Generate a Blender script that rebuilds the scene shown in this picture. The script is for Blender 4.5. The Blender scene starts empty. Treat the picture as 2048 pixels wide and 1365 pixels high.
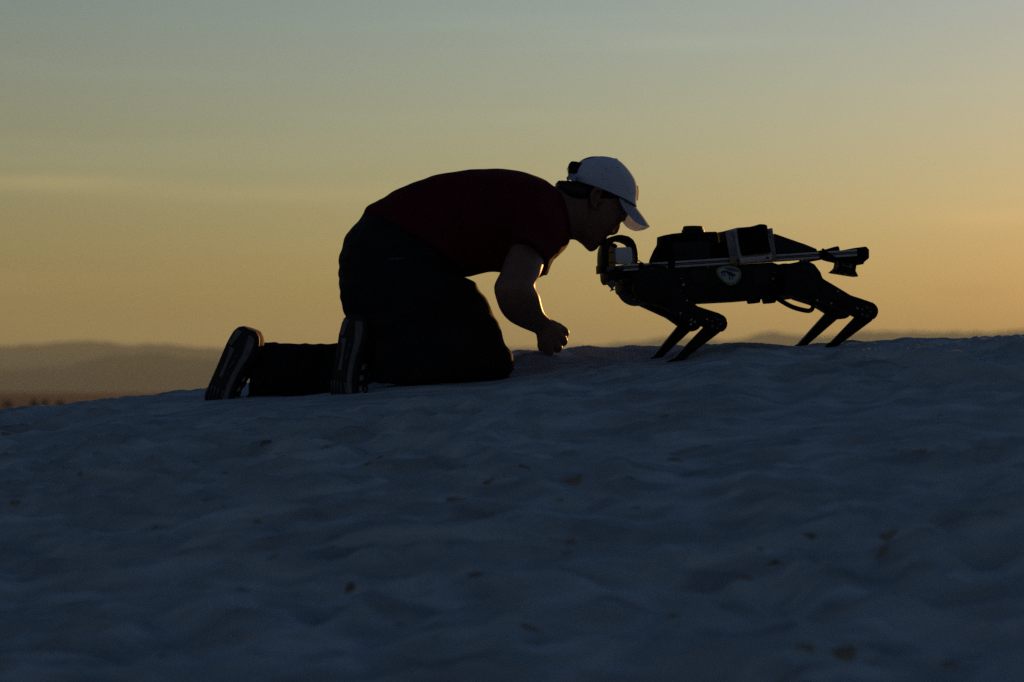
import bpy, bmesh, math, random
import numpy as np
from mathutils import Vector, Matrix
from mathutils.bvhtree import BVHTree

random.seed(7); rng = np.random.default_rng(7)
R = math.radians
scene = bpy.context.scene
COL = scene.collection

# ------------------------------------------------------------------ camera
LENS, D, ZC = 85.0, 6.2, 1.2          # lens mm, metres to the subject, lens height
F = LENS/36*2048                      # focal length in photo pixels
HORIZON = 780.0                       # photo row of the true horizon
cam_d = bpy.data.cameras.new('camera'); cam = bpy.data.objects.new('camera', cam_d); COL.objects.link(cam)
cam.location = (0, -D, ZC); cam.rotation_euler = (R(90), 0, 0)
cam_d.lens = LENS; cam_d.sensor_width = 36; cam_d.shift_y = (HORIZON-682.5)/2048
cam_d.clip_start = 0.1; cam_d.clip_end = 90000
cam_d.dof.use_dof = True; cam_d.dof.focus_distance = D; cam_d.dof.aperture_fstop = 4.2
scene.camera = cam

# ------------------------------------------------------------------ sky
SUN_AZ, SUN_EL = 22.0, 4.2            # degrees to the right of the view axis, above the horizon
world = bpy.data.worlds.new('World'); scene.world = world; world.use_nodes = True
nt = world.node_tree; N = nt.nodes; K = nt.links
bg = N['Background']
tc = N.new('ShaderNodeTexCoord')
sep = N.new('ShaderNodeSeparateXYZ'); K.new(tc.outputs['Generated'], sep.inputs[0])
def mth(op, a, b=None, c=None):
    n = N.new('ShaderNodeMath'); n.operation = op
    for i, v in enumerate((a, b, c)):
        if v is None: continue
        if isinstance(v, (int, float)): n.inputs[i].default_value = v
        else: K.new(v, n.inputs[i])
    return n.outputs[0]
# thick dusk air: the lowest degrees of the sky take the colour of the air a little higher up
zz = mth('MULTIPLY', sep.outputs['Z'], sep.outputs['Z'])
zl = mth('SQRT', mth('ADD', zz, 0.068**2))
com = N.new('ShaderNodeCombineXYZ'); K.new(sep.outputs['X'], com.inputs[0]); K.new(sep.outputs['Y'], com.inputs[1]); K.new(zl, com.inputs[2])
nrm = N.new('ShaderNodeVectorMath'); nrm.operation = 'NORMALIZE'; K.new(com.outputs[0], nrm.inputs[0])
sky = N.new('ShaderNodeTexSky'); sky.sky_type = 'NISHITA'; sky.sun_disc = False
sky.sun_elevation = R(-1.0); sky.sun_rotation = R(SUN_AZ+13); sky.altitude = 500
sky.air_density = 1; sky.dust_density = 3; sky.ozone_density = 1.5
K.new(nrm.outputs[0], sky.inputs[0])
gam = N.new('ShaderNodeGamma'); gam.inputs[1].default_value = 1.7; K.new(sky.outputs[0], gam.inputs[0])
gain = N.new('ShaderNodeMix'); gain.data_type = 'RGBA'; gain.blend_type = 'MULTIPLY'; gain.inputs[0].default_value = 1
K.new(gam.outputs[0], gain.inputs[6]); gain.inputs[7].default_value = (1.36/0.15, 1.22/0.15, 1.08/0.15, 1)
# thin dusk cirrus: long flat streaks all round the sky
mp = N.new('ShaderNodeMapping'); mp.inputs['Scale'].default_value = (3.2, 3.2, 62); mp.inputs['Location'].default_value = (.37, .1, .16)
K.new(tc.outputs['Generated'], mp.inputs[0])
nz = N.new('ShaderNodeTexNoise'); nz.inputs['Scale'].default_value = 1.0; nz.inputs['Detail'].default_value = 3; nz.inputs['Roughness'].default_value = .45
K.new(mp.outputs[0], nz.inputs[0])
mr = N.new('ShaderNodeMapRange'); mr.interpolation_type = 'SMOOTHSTEP'
mr.inputs['From Min'].default_value = .53; mr.inputs['From Max'].default_value = .8; mr.inputs['To Min'].default_value = 1.0; mr.inputs['To Max'].default_value = 1.09
K.new(nz.outputs[0], mr.inputs[0])
# a few single wisps low over the mountains: (bearing, height) as slopes, half length, half depth, brightness
front = mth('GREATER_THAN', sep.outputs['Y'], .05); ysafe = mth('MAXIMUM', sep.outputs['Y'], .05)
su = mth('DIVIDE', sep.outputs['X'], ysafe); sv = mth('DIVIDE', sep.outputs['Z'], ysafe)
wav = mth('MULTIPLY', mth('SUBTRACT', nz.outputs[0], .5), .006)
tot = 0.0
for u0, v0, wu, wv, amp in ((-.195, .0858, .040, .0040, .27), (-.105, .0808, .065, .0036, .11), (.195, .0715, .028, .0045, .065), (.187, .0400, .018, .0030, -.055), (-.16, .0300, .05, .0035, -.03)):
    q1 = mth('DIVIDE', mth('SUBTRACT', su, u0), wu); q2 = mth('DIVIDE', mth('ADD', mth('SUBTRACT', sv, v0), wav), wv)
    ex_ = mth('POWER', 2.71828, mth('MULTIPLY', mth('ADD', mth('MULTIPLY', q1, q1), mth('MULTIPLY', q2, q2)), -1.0))
    tot = mth('ADD', tot, mth('MULTIPLY', mth('MULTIPLY', ex_, front), amp))
wisp = N.new('ShaderNodeCombineXYZ')
for i_, w_ in enumerate((1.25, .85, .55)): K.new(mth('ADD', mr.outputs[0], mth('MULTIPLY', tot, w_)), wisp.inputs[i_])
cl = N.new('ShaderNodeVectorMath'); cl.operation = 'MULTIPLY'; K.new(gain.outputs[2], cl.inputs[0]); K.new(wisp.outputs[0], cl.inputs[1])
K.new(cl.outputs[0], bg.inputs[0]); bg.inputs[1].default_value = 0.15

# ------------------------------------------------------------------ sun
sd = bpy.data.lights.new('sun', 'SUN'); sun = bpy.data.objects.new('sun', sd); COL.objects.link(sun)
sd.energy = 5.0; sd.color = (1.0, 0.45, 0.12); sd.angle = R(0.6)
to_sun = Vector((math.sin(R(SUN_AZ))*math.cos(R(SUN_EL)), math.cos(R(SUN_AZ))*math.cos(R(SUN_EL)), math.sin(R(SUN_EL))))
sun.rotation_euler = to_sun.to_track_quat('Z', 'Y').to_euler(); sun.location = (4, 5, 6)

vs = scene.view_settings
vs.view_transform = 'Standard'; vs.look = 'None'; vs.exposure = 0; vs.gamma = 1; vs.use_curve_mapping = False
scene.render.engine = 'CYCLES'
scene.cycles.use_denoising = False   # fine sensor-like grain keeps the low-contrast sand relief
scene.cycles.sample_clamp_indirect = .5; scene.cycles.sample_clamp_direct = 4
scene.cycles.max_bounces = 6; scene.cycles.volume_bounces = 1

# ------------------------------------------------------------------ pixel -> place
PHI = R(9)                            # person and robot face each other along this line
U = Vector((math.cos(PHI), math.sin(PHI), 0)); V = Vector((-math.sin(PHI), math.cos(PHI), 0)); Zv = Vector((0, 0, 1))
def P(px, py, b=0.0):
    """point seen at photo pixel (px,py) in the upright plane b metres behind the line person-robot"""
    u = (px-1024)/F; c, s = math.cos(PHI), math.sin(PHI)
    a = (u*D + b*(u*c+s))/(c-u*s)
    y = a*s+b*c
    return Vector((a*c-b*s, y, ZC+(HORIZON-py)/F*(D+y)))
def at_y(px, py, y):
    return Vector(((px-1024)/F*(D+y), y, ZC+(HORIZON-py)/F*(D+y)))
PX = 1/780.0                          # one photo pixel at the subject, metres

# ------------------------------------------------------------------ materials
def mat(name, col, rough=.8, spec=.3, metal=0.0, noise=None, bump=None, sheen=0):
    m = bpy.data.materials.new(name); m.use_nodes = True
    t = m.node_tree; b = t.nodes['Principled BSDF']
    b.inputs['Base Color'].default_value = (*col, 1); b.inputs['Roughness'].default_value = rough
    b.inputs['Specular IOR Level'].default_value = spec; b.inputs['Metallic'].default_value = metal
    if sheen: b.inputs['Sheen Weight'].default_value = sheen
    c = t.nodes.new('ShaderNodeTexCoord')
    if noise:
        sc_, amt = noise
        n = t.nodes.new('ShaderNodeTexNoise'); n.inputs['Scale'].default_value = sc_; n.inputs['Detail'].default_value = 5
        t.links.new(c.outputs['Object'], n.inputs[0])
        r = t.nodes.new('ShaderNodeMapRange'); r.inputs['From Min'].default_value = .25; r.inputs['From Max'].default_value = .75
        r.inputs['To Min'].default_value = 1-amt; r.inputs['To Max'].default_value = 1+amt
        t.links.new(n.outputs[0], r.inputs[0])
        mx = t.nodes.new('ShaderNodeVectorMath'); mx.operation = 'SCALE'; mx.inputs[0].default_value = col
        t.links.new(r.outputs[0], mx.inputs['Scale']); t.links.new(mx.outputs[0], b.inputs['Base Color'])
    if bump:
        sc_, st, dist = bump
        n = t.nodes.new('ShaderNodeTexNoise'); n.inputs['Scale'].default_value = sc_; n.inputs['Detail'].default_value = 4
        t.links.new(c.outputs['Object'], n.inputs[0])
        bp = t.nodes.new('ShaderNodeBump'); bp.inputs['Strength'].default_value = st; bp.inputs['Distance'].default_value = dist
        t.links.new(n.outputs[0], bp.inputs['Height']); t.links.new(bp.outputs[0], b.inputs['Normal'])
    return m
M = dict(
    skin=mat('skin', (.16, .08, .058), .5, .35, noise=(30, .15), bump=(160, .25, .001)),
    hair=mat('hair', (.014, .009, .007), .5, .3),
    shirt=mat('maroon_cotton', (.065, .005, .012), .95, .1, noise=(14, .2), bump=(500, .3, .001)),
    trousers=mat('charcoal_canvas', (.011, .012, .014), .9, .15, noise=(10, .3), bump=(600, .35, .001)),
    cap=mat('white_cotton', (.50, .57, .70), .9, .15, noise=(40, .05), bump=(700, .25, .0006)),
    capdark=mat('buckle_black', (.015, .015, .016), .5, .4),
    patch=mat('maroon_patch', (.07, .010, .008), .8, .2, noise=(300, .3)),
    shoe=mat('black_mesh_fabric', (.012, .012, .013), .85, .2, bump=(900, .4, .001)),
    sole=mat('black_rubber', (.013, .013, .014), .7, .3, noise=(60, .3)),
    tread=mat('grey_rubber', (.12, .127, .133), .8, .2, noise=(60, .3)),
    stripe=mat('grey_stripe', (.30, .31, .33), .7, .3, noise=(90, .2)),
    black=mat('black_plastic', (.008, .008, .009), .55, .16, noise=(50, .3)),
    matte=mat('black_fabric', (.007, .007, .008), .95, .1, bump=(300, .4, .001)),
    panel=mat('dark_panel', (.020, .020, .024), .6, .15),
    alu=mat('brushed_aluminium', (.42, .44, .46), .5, .5, metal=.6, noise=(70, .15)),
    aludark=mat('worn_aluminium', (.20, .21, .23), .6, .4, metal=.4, noise=(40, .3)),
    white=mat('white_plastic', (.56, .62, .68), .55, .4, noise=(40, .06)),
    grey=mat('grey_plastic', (.13, .12, .13), .6, .3, noise=(40, .2)),
    tape=mat('kraft_tape', (.26, .21, .13), .8, .2, noise=(60, .2)),
    bagedge=mat('bag_lining', (.40, .42, .44), .8, .2, noise=(60, .15)),
    screw=mat('steel_screw', (.35, .37, .40), .4, .5, metal=.8),
    badge_rim=mat('badge_olive', (.22, .23, .08), .6, .3),
    badge_face=mat('badge_pale', (.34, .42, .46), .6, .3),
    badge_dark=mat('badge_ink', (.02, .03, .04), .6, .3),
    badge_purple=mat('badge_purple', (.10, .07, .20), .6, .3),
    clod_pale=mat('dry_clod', (.23, .23, .19), .95, .05, noise=(80, .35), bump=(120, .6, .004)),
    clod=mat('damp_clod', (.16, .15, .11), .95, .05, noise=(80, .35), bump=(120, .6, .004)),
    leaf=mat('scrub_leaf', (.03, .04, .03), .8, .1, noise=(2, .4)),
    twig=mat('scrub_twig', (.07, .05, .035), .9, .1),
    thread=mat('grey_thread', (.16, .17, .19), .9, .1),
)
def glassy(name, tint, rough=.3):
    m = bpy.data.materials.new(name); m.use_nodes = True; t = m.node_tree; t.nodes.remove(t.nodes['Principled BSDF'])
    o = t.nodes['Material Output']; tr = t.nodes.new('ShaderNodeBsdfTransparent'); tr.inputs[0].default_value = (*tint, 1)
    g = t.nodes.new('ShaderNodeBsdfPrincipled'); g.inputs['Base Color'].default_value = (.05, .04, .025, 1); g.inputs['Roughness'].default_value = rough
    x = t.nodes.new('ShaderNodeMixShader'); x.inputs[0].default_value = .35
    t.links.new(tr.outputs[0], x.inputs[1]); t.links.new(g.outputs[0], x.inputs[2]); t.links.new(x.outputs[0], o.inputs[0]); return m
M['amber'] = glassy('smoked_amber_plastic', (.22, .22, .20))
M['amber_dark'] = glassy('smoked_dark_plastic', (.30, .27, .16))

# sand: pale gypsum, ripple shade painted in as darker streaks, and fine grain
ms = bpy.data.materials.new('gypsum_sand'); ms.use_nodes = True
t = ms.node_tree; b = t.nodes['Principled BSDF']; b.inputs['Roughness'].default_value = .95; b.inputs['Specular IOR Level'].default_value = .08
c = t.nodes.new('ShaderNodeTexCoord')
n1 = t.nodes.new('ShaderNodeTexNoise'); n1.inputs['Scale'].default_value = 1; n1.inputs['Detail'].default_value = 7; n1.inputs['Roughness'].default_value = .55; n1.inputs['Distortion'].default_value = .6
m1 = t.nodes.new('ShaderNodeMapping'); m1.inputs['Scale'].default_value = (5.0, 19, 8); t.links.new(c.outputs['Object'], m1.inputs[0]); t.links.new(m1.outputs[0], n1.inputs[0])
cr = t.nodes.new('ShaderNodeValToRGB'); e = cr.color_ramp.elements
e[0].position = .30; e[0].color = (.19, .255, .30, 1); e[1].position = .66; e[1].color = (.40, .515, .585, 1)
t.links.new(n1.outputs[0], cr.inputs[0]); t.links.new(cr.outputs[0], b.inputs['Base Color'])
n2 = t.nodes.new('ShaderNodeTexNoise'); n2.inputs['Scale'].default_value = 55; n2.inputs['Detail'].default_value = 8; n2.inputs['Roughness'].default_value = .65
t.links.new(c.outputs['Object'], n2.inputs[0])
bp = t.nodes.new('ShaderNodeBump'); bp.inputs['Strength'].default_value = .45; bp.inputs['Distance'].default_value = .006
t.links.new(n2.outputs[0], bp.inputs['Height']); t.links.new(bp.outputs[0], b.inputs['Normal'])
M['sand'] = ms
M['plain'] = mat('desert_scrub_ground', (.032, .048, .075), .95, .05, noise=(.004, .35))
M['rock'] = mat('mountain_rock', (.13, .11, .10), .95, .05, noise=(.002, .3))

# ------------------------------------------------------------------ object helpers
def link(name, me, m, parent=None, smooth=True):
    o = bpy.data.objects.new(name, me); COL.objects.link(o)
    if m is not None: me.materials.append(M[m])
    if smooth: me.polygons.foreach_set('use_smooth', [True]*len(me.polygons))
    if parent is not None:
        o.parent = parent
        if parent.type == 'EMPTY': o.matrix_parent_inverse = Matrix.Translation(-parent.location)
    return o
def empty(name, loc):
    o = bpy.data.objects.new(name, None); o.location = loc; COL.objects.link(o); o.empty_display_size = .1; return o
def tag(o, label, cat, group=None):
    o['label'] = label; o['category'] = cat
    if group: o['group'] = group
    return o
def bm_mesh(bm, name):
    bmesh.ops.recalc_face_normals(bm, faces=bm.faces)
    me = bpy.data.meshes.new(name); bm.to_mesh(me); bm.free(); return me
def flat_smooth(o, ang=35):
    me = o.data
    me.polygons.foreach_set('use_smooth', [True]*len(me.polygons))
    bm = bmesh.new(); bm.from_mesh(me)
    for e in bm.edges:
        if len(e.link_faces) == 2 and e.calc_face_angle(0) > R(ang): e.smooth = False
    bm.to_mesh(me); bm.free()
def add_rings(bm, rings):
    """rings: lists of points of equal length -> closed capped tube"""
    vs_ = [[bm.verts.new(p) for p in r] for r in rings]
    n = len(rings[0])
    for i in range(len(vs_)-1):
        for j in range(n):
            bm.faces.new((vs_[i][j], vs_[i][(j+1) % n], vs_[i+1][(j+1) % n], vs_[i+1][j]))
    bm.faces.new(vs_[0]); bm.faces.new(vs_[-1])
def cat(p0, p1, p2, p3, t):
    return .5*((2*p1)+(-p0+p2)*t+(2*p0-5*p1+4*p2-p3)*t*t+(-p0+3*p1-3*p2+p3)*t**3)
def dense(rows, k):
    rows = np.array(rows, float); out = []
    n = len(rows)
    for i in range(n-1):
        a, b_, c_, d_ = rows[max(i-1, 0)], rows[i], rows[i+1], rows[min(i+2, n-1)]
        for s in range(k): out.append(cat(a, b_, c_, d_, s/k))
    out.append(rows[-1]); return out
def ring_px(ax, ay, bx, by, b, w, lift=0.0, n=28, ex=2.25):
    A, B = P(ax, ay, b), P(bx, by, b); c_ = (A+B)/2; e1 = (A-B)/2; e2 = V*w-Zv*lift
    out = []
    for i in range(n):
        th = 2*math.pi*i/n; cs, sn = math.cos(th), math.sin(th)
        cs = math.copysign(abs(cs)**(2/ex), cs); sn = math.copysign(abs(sn)**(2/ex), sn)
        out.append(c_+e1*cs+e2*sn)
    return out
def loft_px(bm, rows, k=5, **kw):
    rows = [tuple(r)+(0.0,)*(7-len(r)) for r in rows]
    add_rings(bm, [ring_px(*r, **kw) for r in dense(rows, k)])
def add_tube(bm, pts, rad, n=12, k=6, cap=True):
    """round tube through 3-D points with a radius per point"""
    rows = dense([(*p, r) for p, r in zip(pts, rad)], k)
    pts = [Vector(r[:3]) for r in rows]; rad = [max(r[3], 1e-4) for r in rows]
    rings = []; x = None
    for i, p in enumerate(pts):
        d = (pts[min(i+1, len(pts)-1)]-pts[max(i-1, 0)]).normalized()
        if x is None: x = d.orthogonal().normalized()
        else: x = (x-d*x.dot(d)).normalized()
        y = d.cross(x)
        if cap and i in (0, len(pts)-1):
            sgn = -1 if i == 0 else 1
            capr = [[p+d*sgn*rad[i]*math.sin(q)+(x*math.cos(2*math.pi*j/n)+y*math.sin(2*math.pi*j/n))*rad[i]*math.cos(q) for j in range(n)] for q in (R(35), R(70))]
            base = [p+(x*math.cos(2*math.pi*j/n)+y*math.sin(2*math.pi*j/n))*rad[i] for j in range(n)]
            rings += ([capr[1], capr[0], base] if i == 0 else [base, capr[0], capr[1]])
        else:
            rings.append([p+(x*math.cos(2*math.pi*j/n)+y*math.sin(2*math.pi*j/n))*rad[i] for j in range(n)])
    add_rings(bm, rings)
def add_ball(bm, c_, rx, ry, rz, rot=None, seg=20):
    m4 = Matrix.Translation(c_) @ (rot.to_4x4() if rot else Matrix()) @ Matrix.Diagonal((rx, ry, rz, 1))
    bmesh.ops.create_uvsphere(bm, u_segments=seg, v_segments=seg//2, radius=1, matrix=m4)
def remesh(bm, voxel, smooth_it=3, name='m'):
    me = bm_mesh(bm, name); o = bpy.data.objects.new('tmp', me); COL.objects.link(o)
    md = o.modifiers.new('r', 'REMESH'); md.mode = 'VOXEL'; md.voxel_size = voxel
    if smooth_it:
        s = o.modifiers.new('s', 'SMOOTH'); s.factor = .5; s.iterations = smooth_it
    bpy.context.view_layer.update()
    out = bpy.data.meshes.new_from_object(o.evaluated_get(bpy.context.evaluated_depsgraph_get()))
    bpy.data.objects.remove(o); bpy.data.meshes.remove(me); out.name = name
    return out
def coords(me):
    a = np.empty(len(me.vertices)*3, np.float32); me.vertices.foreach_get('co', a); return a.reshape(-1, 3).astype(float)
def normals(me):
    a = np.empty(len(me.vertices)*3, np.float32); me.vertices.foreach_get('normal', a); return a.reshape(-1, 3).astype(float)
def set_coords(me, co):
    me.vertices.foreach_set('co', co.astype(np.float32).ravel()); me.update()

# gradient noise in numpy
PERM = rng.permutation(512).astype(int)
ANG = rng.random(512)*2*math.pi
def perlin(x, y, seed=0):
    xi = np.floor(x).astype(int); yi = np.floor(y).astype(int); xf = x-xi; yf = y-yi
    def g(ix, iy, fx, fy):
        h = ANG[PERM[(PERM[(ix+seed*17) & 511]+iy) & 511]]; return np.cos(h)*fx+np.sin(h)*fy
    u = xf**3*(xf*(xf*6-15)+10); v = yf**3*(yf*(yf*6-15)+10)
    a = g(xi, yi, xf, yf); b_ = g(xi+1, yi, xf-1, yf); c_ = g(xi, yi+1, xf, yf-1); d_ = g(xi+1, yi+1, xf-1, yf-1)
    return ((a*(1-u)+b_*u)*(1-v)+(c_*(1-u)+d_*u)*v)*1.5

# ------------------------------------------------------------------ dune
PLAIN_Z = ZC-5.0
def softplus(x, k): return np.log1p(np.exp(np.clip(x/k, -40, 40)))*k
def dune_base(x, y):
    # along the crest: rises gently to the right, levels off, falls away to the left
    zx = -0.028+0.09*(x+.74)
    zx = zx-.056*softplus(x-.62, .12)-0.035*softplus(x-2.3, .5)-.10*softplus(-x-2.2, .6)
    # across: slope facing the camera, rounded crest just behind the subject, lee side
    yn = np.minimum(y, 0); yp = np.maximum(y, 0)
    crest = np.interp(x, [-1.6, -.7, -.3, .05, .35, .6, 1.6], [.5, .5, .9, 1.15, .68, .45, .42])
    g = .070*yn-.0205*np.maximum(yn, -7)**2+np.minimum(yn+7, 0)*.28
    g = g+.07*yp-.035/crest*np.minimum(yp, 6)**2-np.maximum(yp-6, 0)*.45
    return ZC+zx+g
def sabs(p): return np.sqrt(p*p+.0022)-.03
def dune_lumps(x, y):
    wx = x+.10*perlin(x*1.7, y*1.7, 3); wy = y+.10*perlin(x*1.7+9, y*1.7, 4)
    big = perlin(wx*1.1+3, wy*1.1, 1)*.022
    a = 1-sabs(perlin(wx*2.3, wy*4.4+5, 2))*1.9         # trampled, sharp-crested lumps
    b_ = 1-sabs(perlin(wx*4.6+4, wy*12, 5))*1.9
    c_ = 1-sabs(perlin(wx*10+1, wy*26, 6))*1.9
    d_ = perlin(wx*21, wy*44, 8)
    rough = .75+.5*perlin(x*.9+7, y*.9, 9)
    near = np.clip(1-(np.hypot(x, (y+1)*.8)-3)/12, .25, 1)
    return (big+(a-.4)*.034*rough+(b_-.4)*.036*rough+(c_-.4)*.013*rough+d_*.0030)*near*1.0
def calm(x, y):
    # sand pressed flat where somebody or something stands, and just in front of it
    k = np.ones_like(np.asarray(x, float))
    for cx, cy, _ in CONTACT: k = k*(1-.8*np.exp(-((x-cx)/.13)**2-((y-cy+.08)/.24)**2))
    return k
CONTACT = []   # (x, y, z) the ground has to pass through
def cpt(px, py, b): CONTACT.append(tuple(P(px, py, b)))
for c3 in ((428, 798, .02), (455, 801, .02), (560, 791, .12), (640, 789, .12), (672, 788, -.16), (705, 791, -.16),
           (800, 769, -.12), (900, 766, -.12), (1000, 756, -.12), (1342, 725, -.15), (1307, 721, .14), (1662, 693, -.15), (1597, 696, .14)): cpt(*c3)
CA = np.array(CONTACT)
RES = CA[:, 2]-(dune_base(CA[:, 0], CA[:, 1])+dune_lumps(CA[:, 0], CA[:, 1])*calm(CA[:, 0], CA[:, 1]))
SIG = .15
G0 = np.exp(-((CA[:, None, 0]-CA[None, :, 0])**2+(CA[:, None, 1]-CA[None, :, 1])**2)/(2*SIG**2))
WT = np.linalg.solve(G0+np.eye(len(CA))*.08, RES)
def ground(x, y):
    x = np.asarray(x, float); y = np.asarray(y, float)
    z = dune_base(x, y)+dune_lumps(x, y)*calm(x, y)
    for (cx, cy, _), w in zip(CONTACT, WT): z = z+w*np.exp(-((x-cx)**2+(y-cy)**2)/(2*SIG**2))
    # a low heap of pushed-up sand round shoes and feet
    return PLAIN_Z-.15+softplus(z-PLAIN_Z+.15, .25)
def axis(lo, hi, step, out_lo, out_hi, grow=1.13):
    mid = list(np.arange(lo, hi, step)); a = []; s = step; v_ = lo
    while v_ > out_lo: s *= grow; v_ -= s; a.append(v_)
    b_ = []; s = step; v_ = mid[-1]
    while v_ < out_hi: s *= grow; v_ += s; b_.append(v_)
    return np.array(a[::-1]+mid+b_)
gx = axis(-1.7, 1.8, .008, -60, 60); gy = axis(-3.2, 1.4, .007, -45, 60)
X, Y = np.meshgrid(gx, gy); Zg = ground(X, Y)
nx, ny = len(gx), len(gy)
idx = np.arange(nx*ny).reshape(ny, nx)
quads = np.stack([idx[:-1, :-1], idx[:-1, 1:], idx[1:, 1:], idx[1:, :-1]], -1).reshape(-1, 4)
def grid_mesh(name, co, quads):
    me = bpy.data.meshes.new(name); me.vertices.add(len(co)); me.vertices.foreach_set('co', co.astype(np.float32).ravel())
    me.loops.add(quads.size); me.loops.foreach_set('vertex_index', quads.astype(np.int32).ravel())
    me.polygons.add(len(quads)); me.polygons.foreach_set('loop_start', np.arange(0, quads.size, 4, dtype=np.int32))
    me.update(calc_edges=True); me.validate(); return me
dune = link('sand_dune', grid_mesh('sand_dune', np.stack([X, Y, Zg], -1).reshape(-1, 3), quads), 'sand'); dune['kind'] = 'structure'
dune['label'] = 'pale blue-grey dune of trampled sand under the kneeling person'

# plain far below the crest, out to the mountains
def sheet(name, xs, ys, zf, m):
    X, Y = np.meshgrid(xs, ys); Z = zf(X, Y); i = np.arange(X.size).reshape(X.shape)
    q = np.stack([i[:-1, :-1], i[:-1, 1:], i[1:, 1:], i[1:, :-1]], -1).reshape(-1, 4)
    o = link(name, grid_mesh(name, np.stack([X, Y, Z], -1).reshape(-1, 3), q), m); o['kind'] = 'structure'; return o
xs = np.concatenate([-np.geomspace(30000, 30, 45), np.linspace(-20, 20, 5), np.geomspace(30, 30000, 45)])
ys = np.concatenate([-np.geomspace(3000, 30, 20), np.linspace(-20, 20, 5), np.geomspace(30, 34000, 70)])
plain = sheet('desert_plain', xs, ys, lambda x, y: PLAIN_Z+perlin(x*.006, y*.006, 11)*.35*np.clip(np.hypot(x, y)/200, 0, 1), 'plain')

# mountains: (photo column, photo row of the skyline)
RIDGE_FAR = [(-1500, 690), (-600, 694), (-200, 690), (0, 687), (90, 685), (175, 678), (235, 687), (300, 682), (420, 692), (560, 694), (700, 697), (860, 699), (1040, 692), (1150, 689), (1205, 688),
             (1245, 679), (1324, 673), (1400, 675), (1448, 677), (1490, 669), (1523, 662), (1593, 666), (1738, 661), (1862, 659), (2048, 657), (2300, 664), (2700, 655), (3600, 672)]
RIDGE_NEAR = [(-1500, 760), (-500, 742), (0, 738), (120, 733), (180, 716), (235, 706), (290, 701), (350, 707), (430, 716), (560, 722), (760, 735), (1040, 745), (1400, 742), (1700, 716), (1900, 706), (2100, 714), (2400, 735), (3600, 755)]
def ridge(name, prof, dist, depth, seed):
    pxs = np.linspace(-1450, 3500, 520); top = np.interp(pxs, *zip(*prof))
    top = top+perlin(pxs*.022, pxs*0+.5, seed+5)*2.2+perlin(pxs*.06, pxs*0+.3, seed+6)*1.6
    top = np.convolve(np.pad(top, 2, 'edge'), np.hanning(5)/np.hanning(5).sum(), 'valid')
    hgt = (HORIZON-top)/F*dist+(ZC-PLAIN_Z)
    x0 = (pxs-1024)/F*dist
    tt = np.linspace(0, 1, 26)
    Xm = np.repeat(x0[None], 26, 0); Ym = dist-depth*.55+depth*tt[:, None]+np.zeros_like(Xm)
    prof_t = np.interp(tt, [0, .1, .3, .5, .58, .75, 1], [0, .08, .35, .86, 1, .6, 0])[:, None]
    s = 1/(dist*.02)
    rough = perlin(Xm*s, Ym*s, seed)*.16+perlin(Xm*s*2.7, Ym*s*2.7, seed+1)*.08+perlin(Xm*s*7, Ym*s*7, seed+2)*.035
    Zm = PLAIN_Z-4+hgt[None]*(prof_t+rough*np.clip(prof_t*2, 0, 1)*(1-prof_t*.75))
    i = np.arange(Xm.size).reshape(Xm.shape)
    q = np.stack([i[:-1, :-1], i[:-1, 1:], i[1:, 1:], i[1:, :-1]], -1).reshape(-1, 4)
    o = link(name, grid_mesh(name, np.stack([Xm, Ym, Zm], -1).reshape(-1, 3), q), 'rock'); o['kind'] = 'structure'; return o
ridge('mountains', RIDGE_FAR, 22000, 3000, 21)['label'] = 'long low mountain range on the horizon fading into dusk haze'
ridge('foothills', RIDGE_NEAR, 15500, 2200, 31)['label'] = 'nearer foothill ridge in front of the long mountain range'

# ------------------------------------------------------------------ person
person = tag(empty('person', P(820, 770, 0)), 'person in maroon T-shirt and white cap kneeling on the dune, face against the robot', 'person')
def wrinkle(me, amp, fx, fz, seed=0, rough=.4):
    co = coords(me); nn = normals(me)
    a = co@np.array(U)*fx; z = co[:, 2]*fz; y = co@np.array(V)*fx*.7
    n = perlin(a+y+.4*perlin(a*.5, z*.5, seed+3), z-y*.3, seed)+rough*perlin(a*2.3+5, z*2.3+y, seed+1)
    n = 1-np.abs(n)*2
    set_coords(me, co+nn*(n*amp)[:, None])

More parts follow.
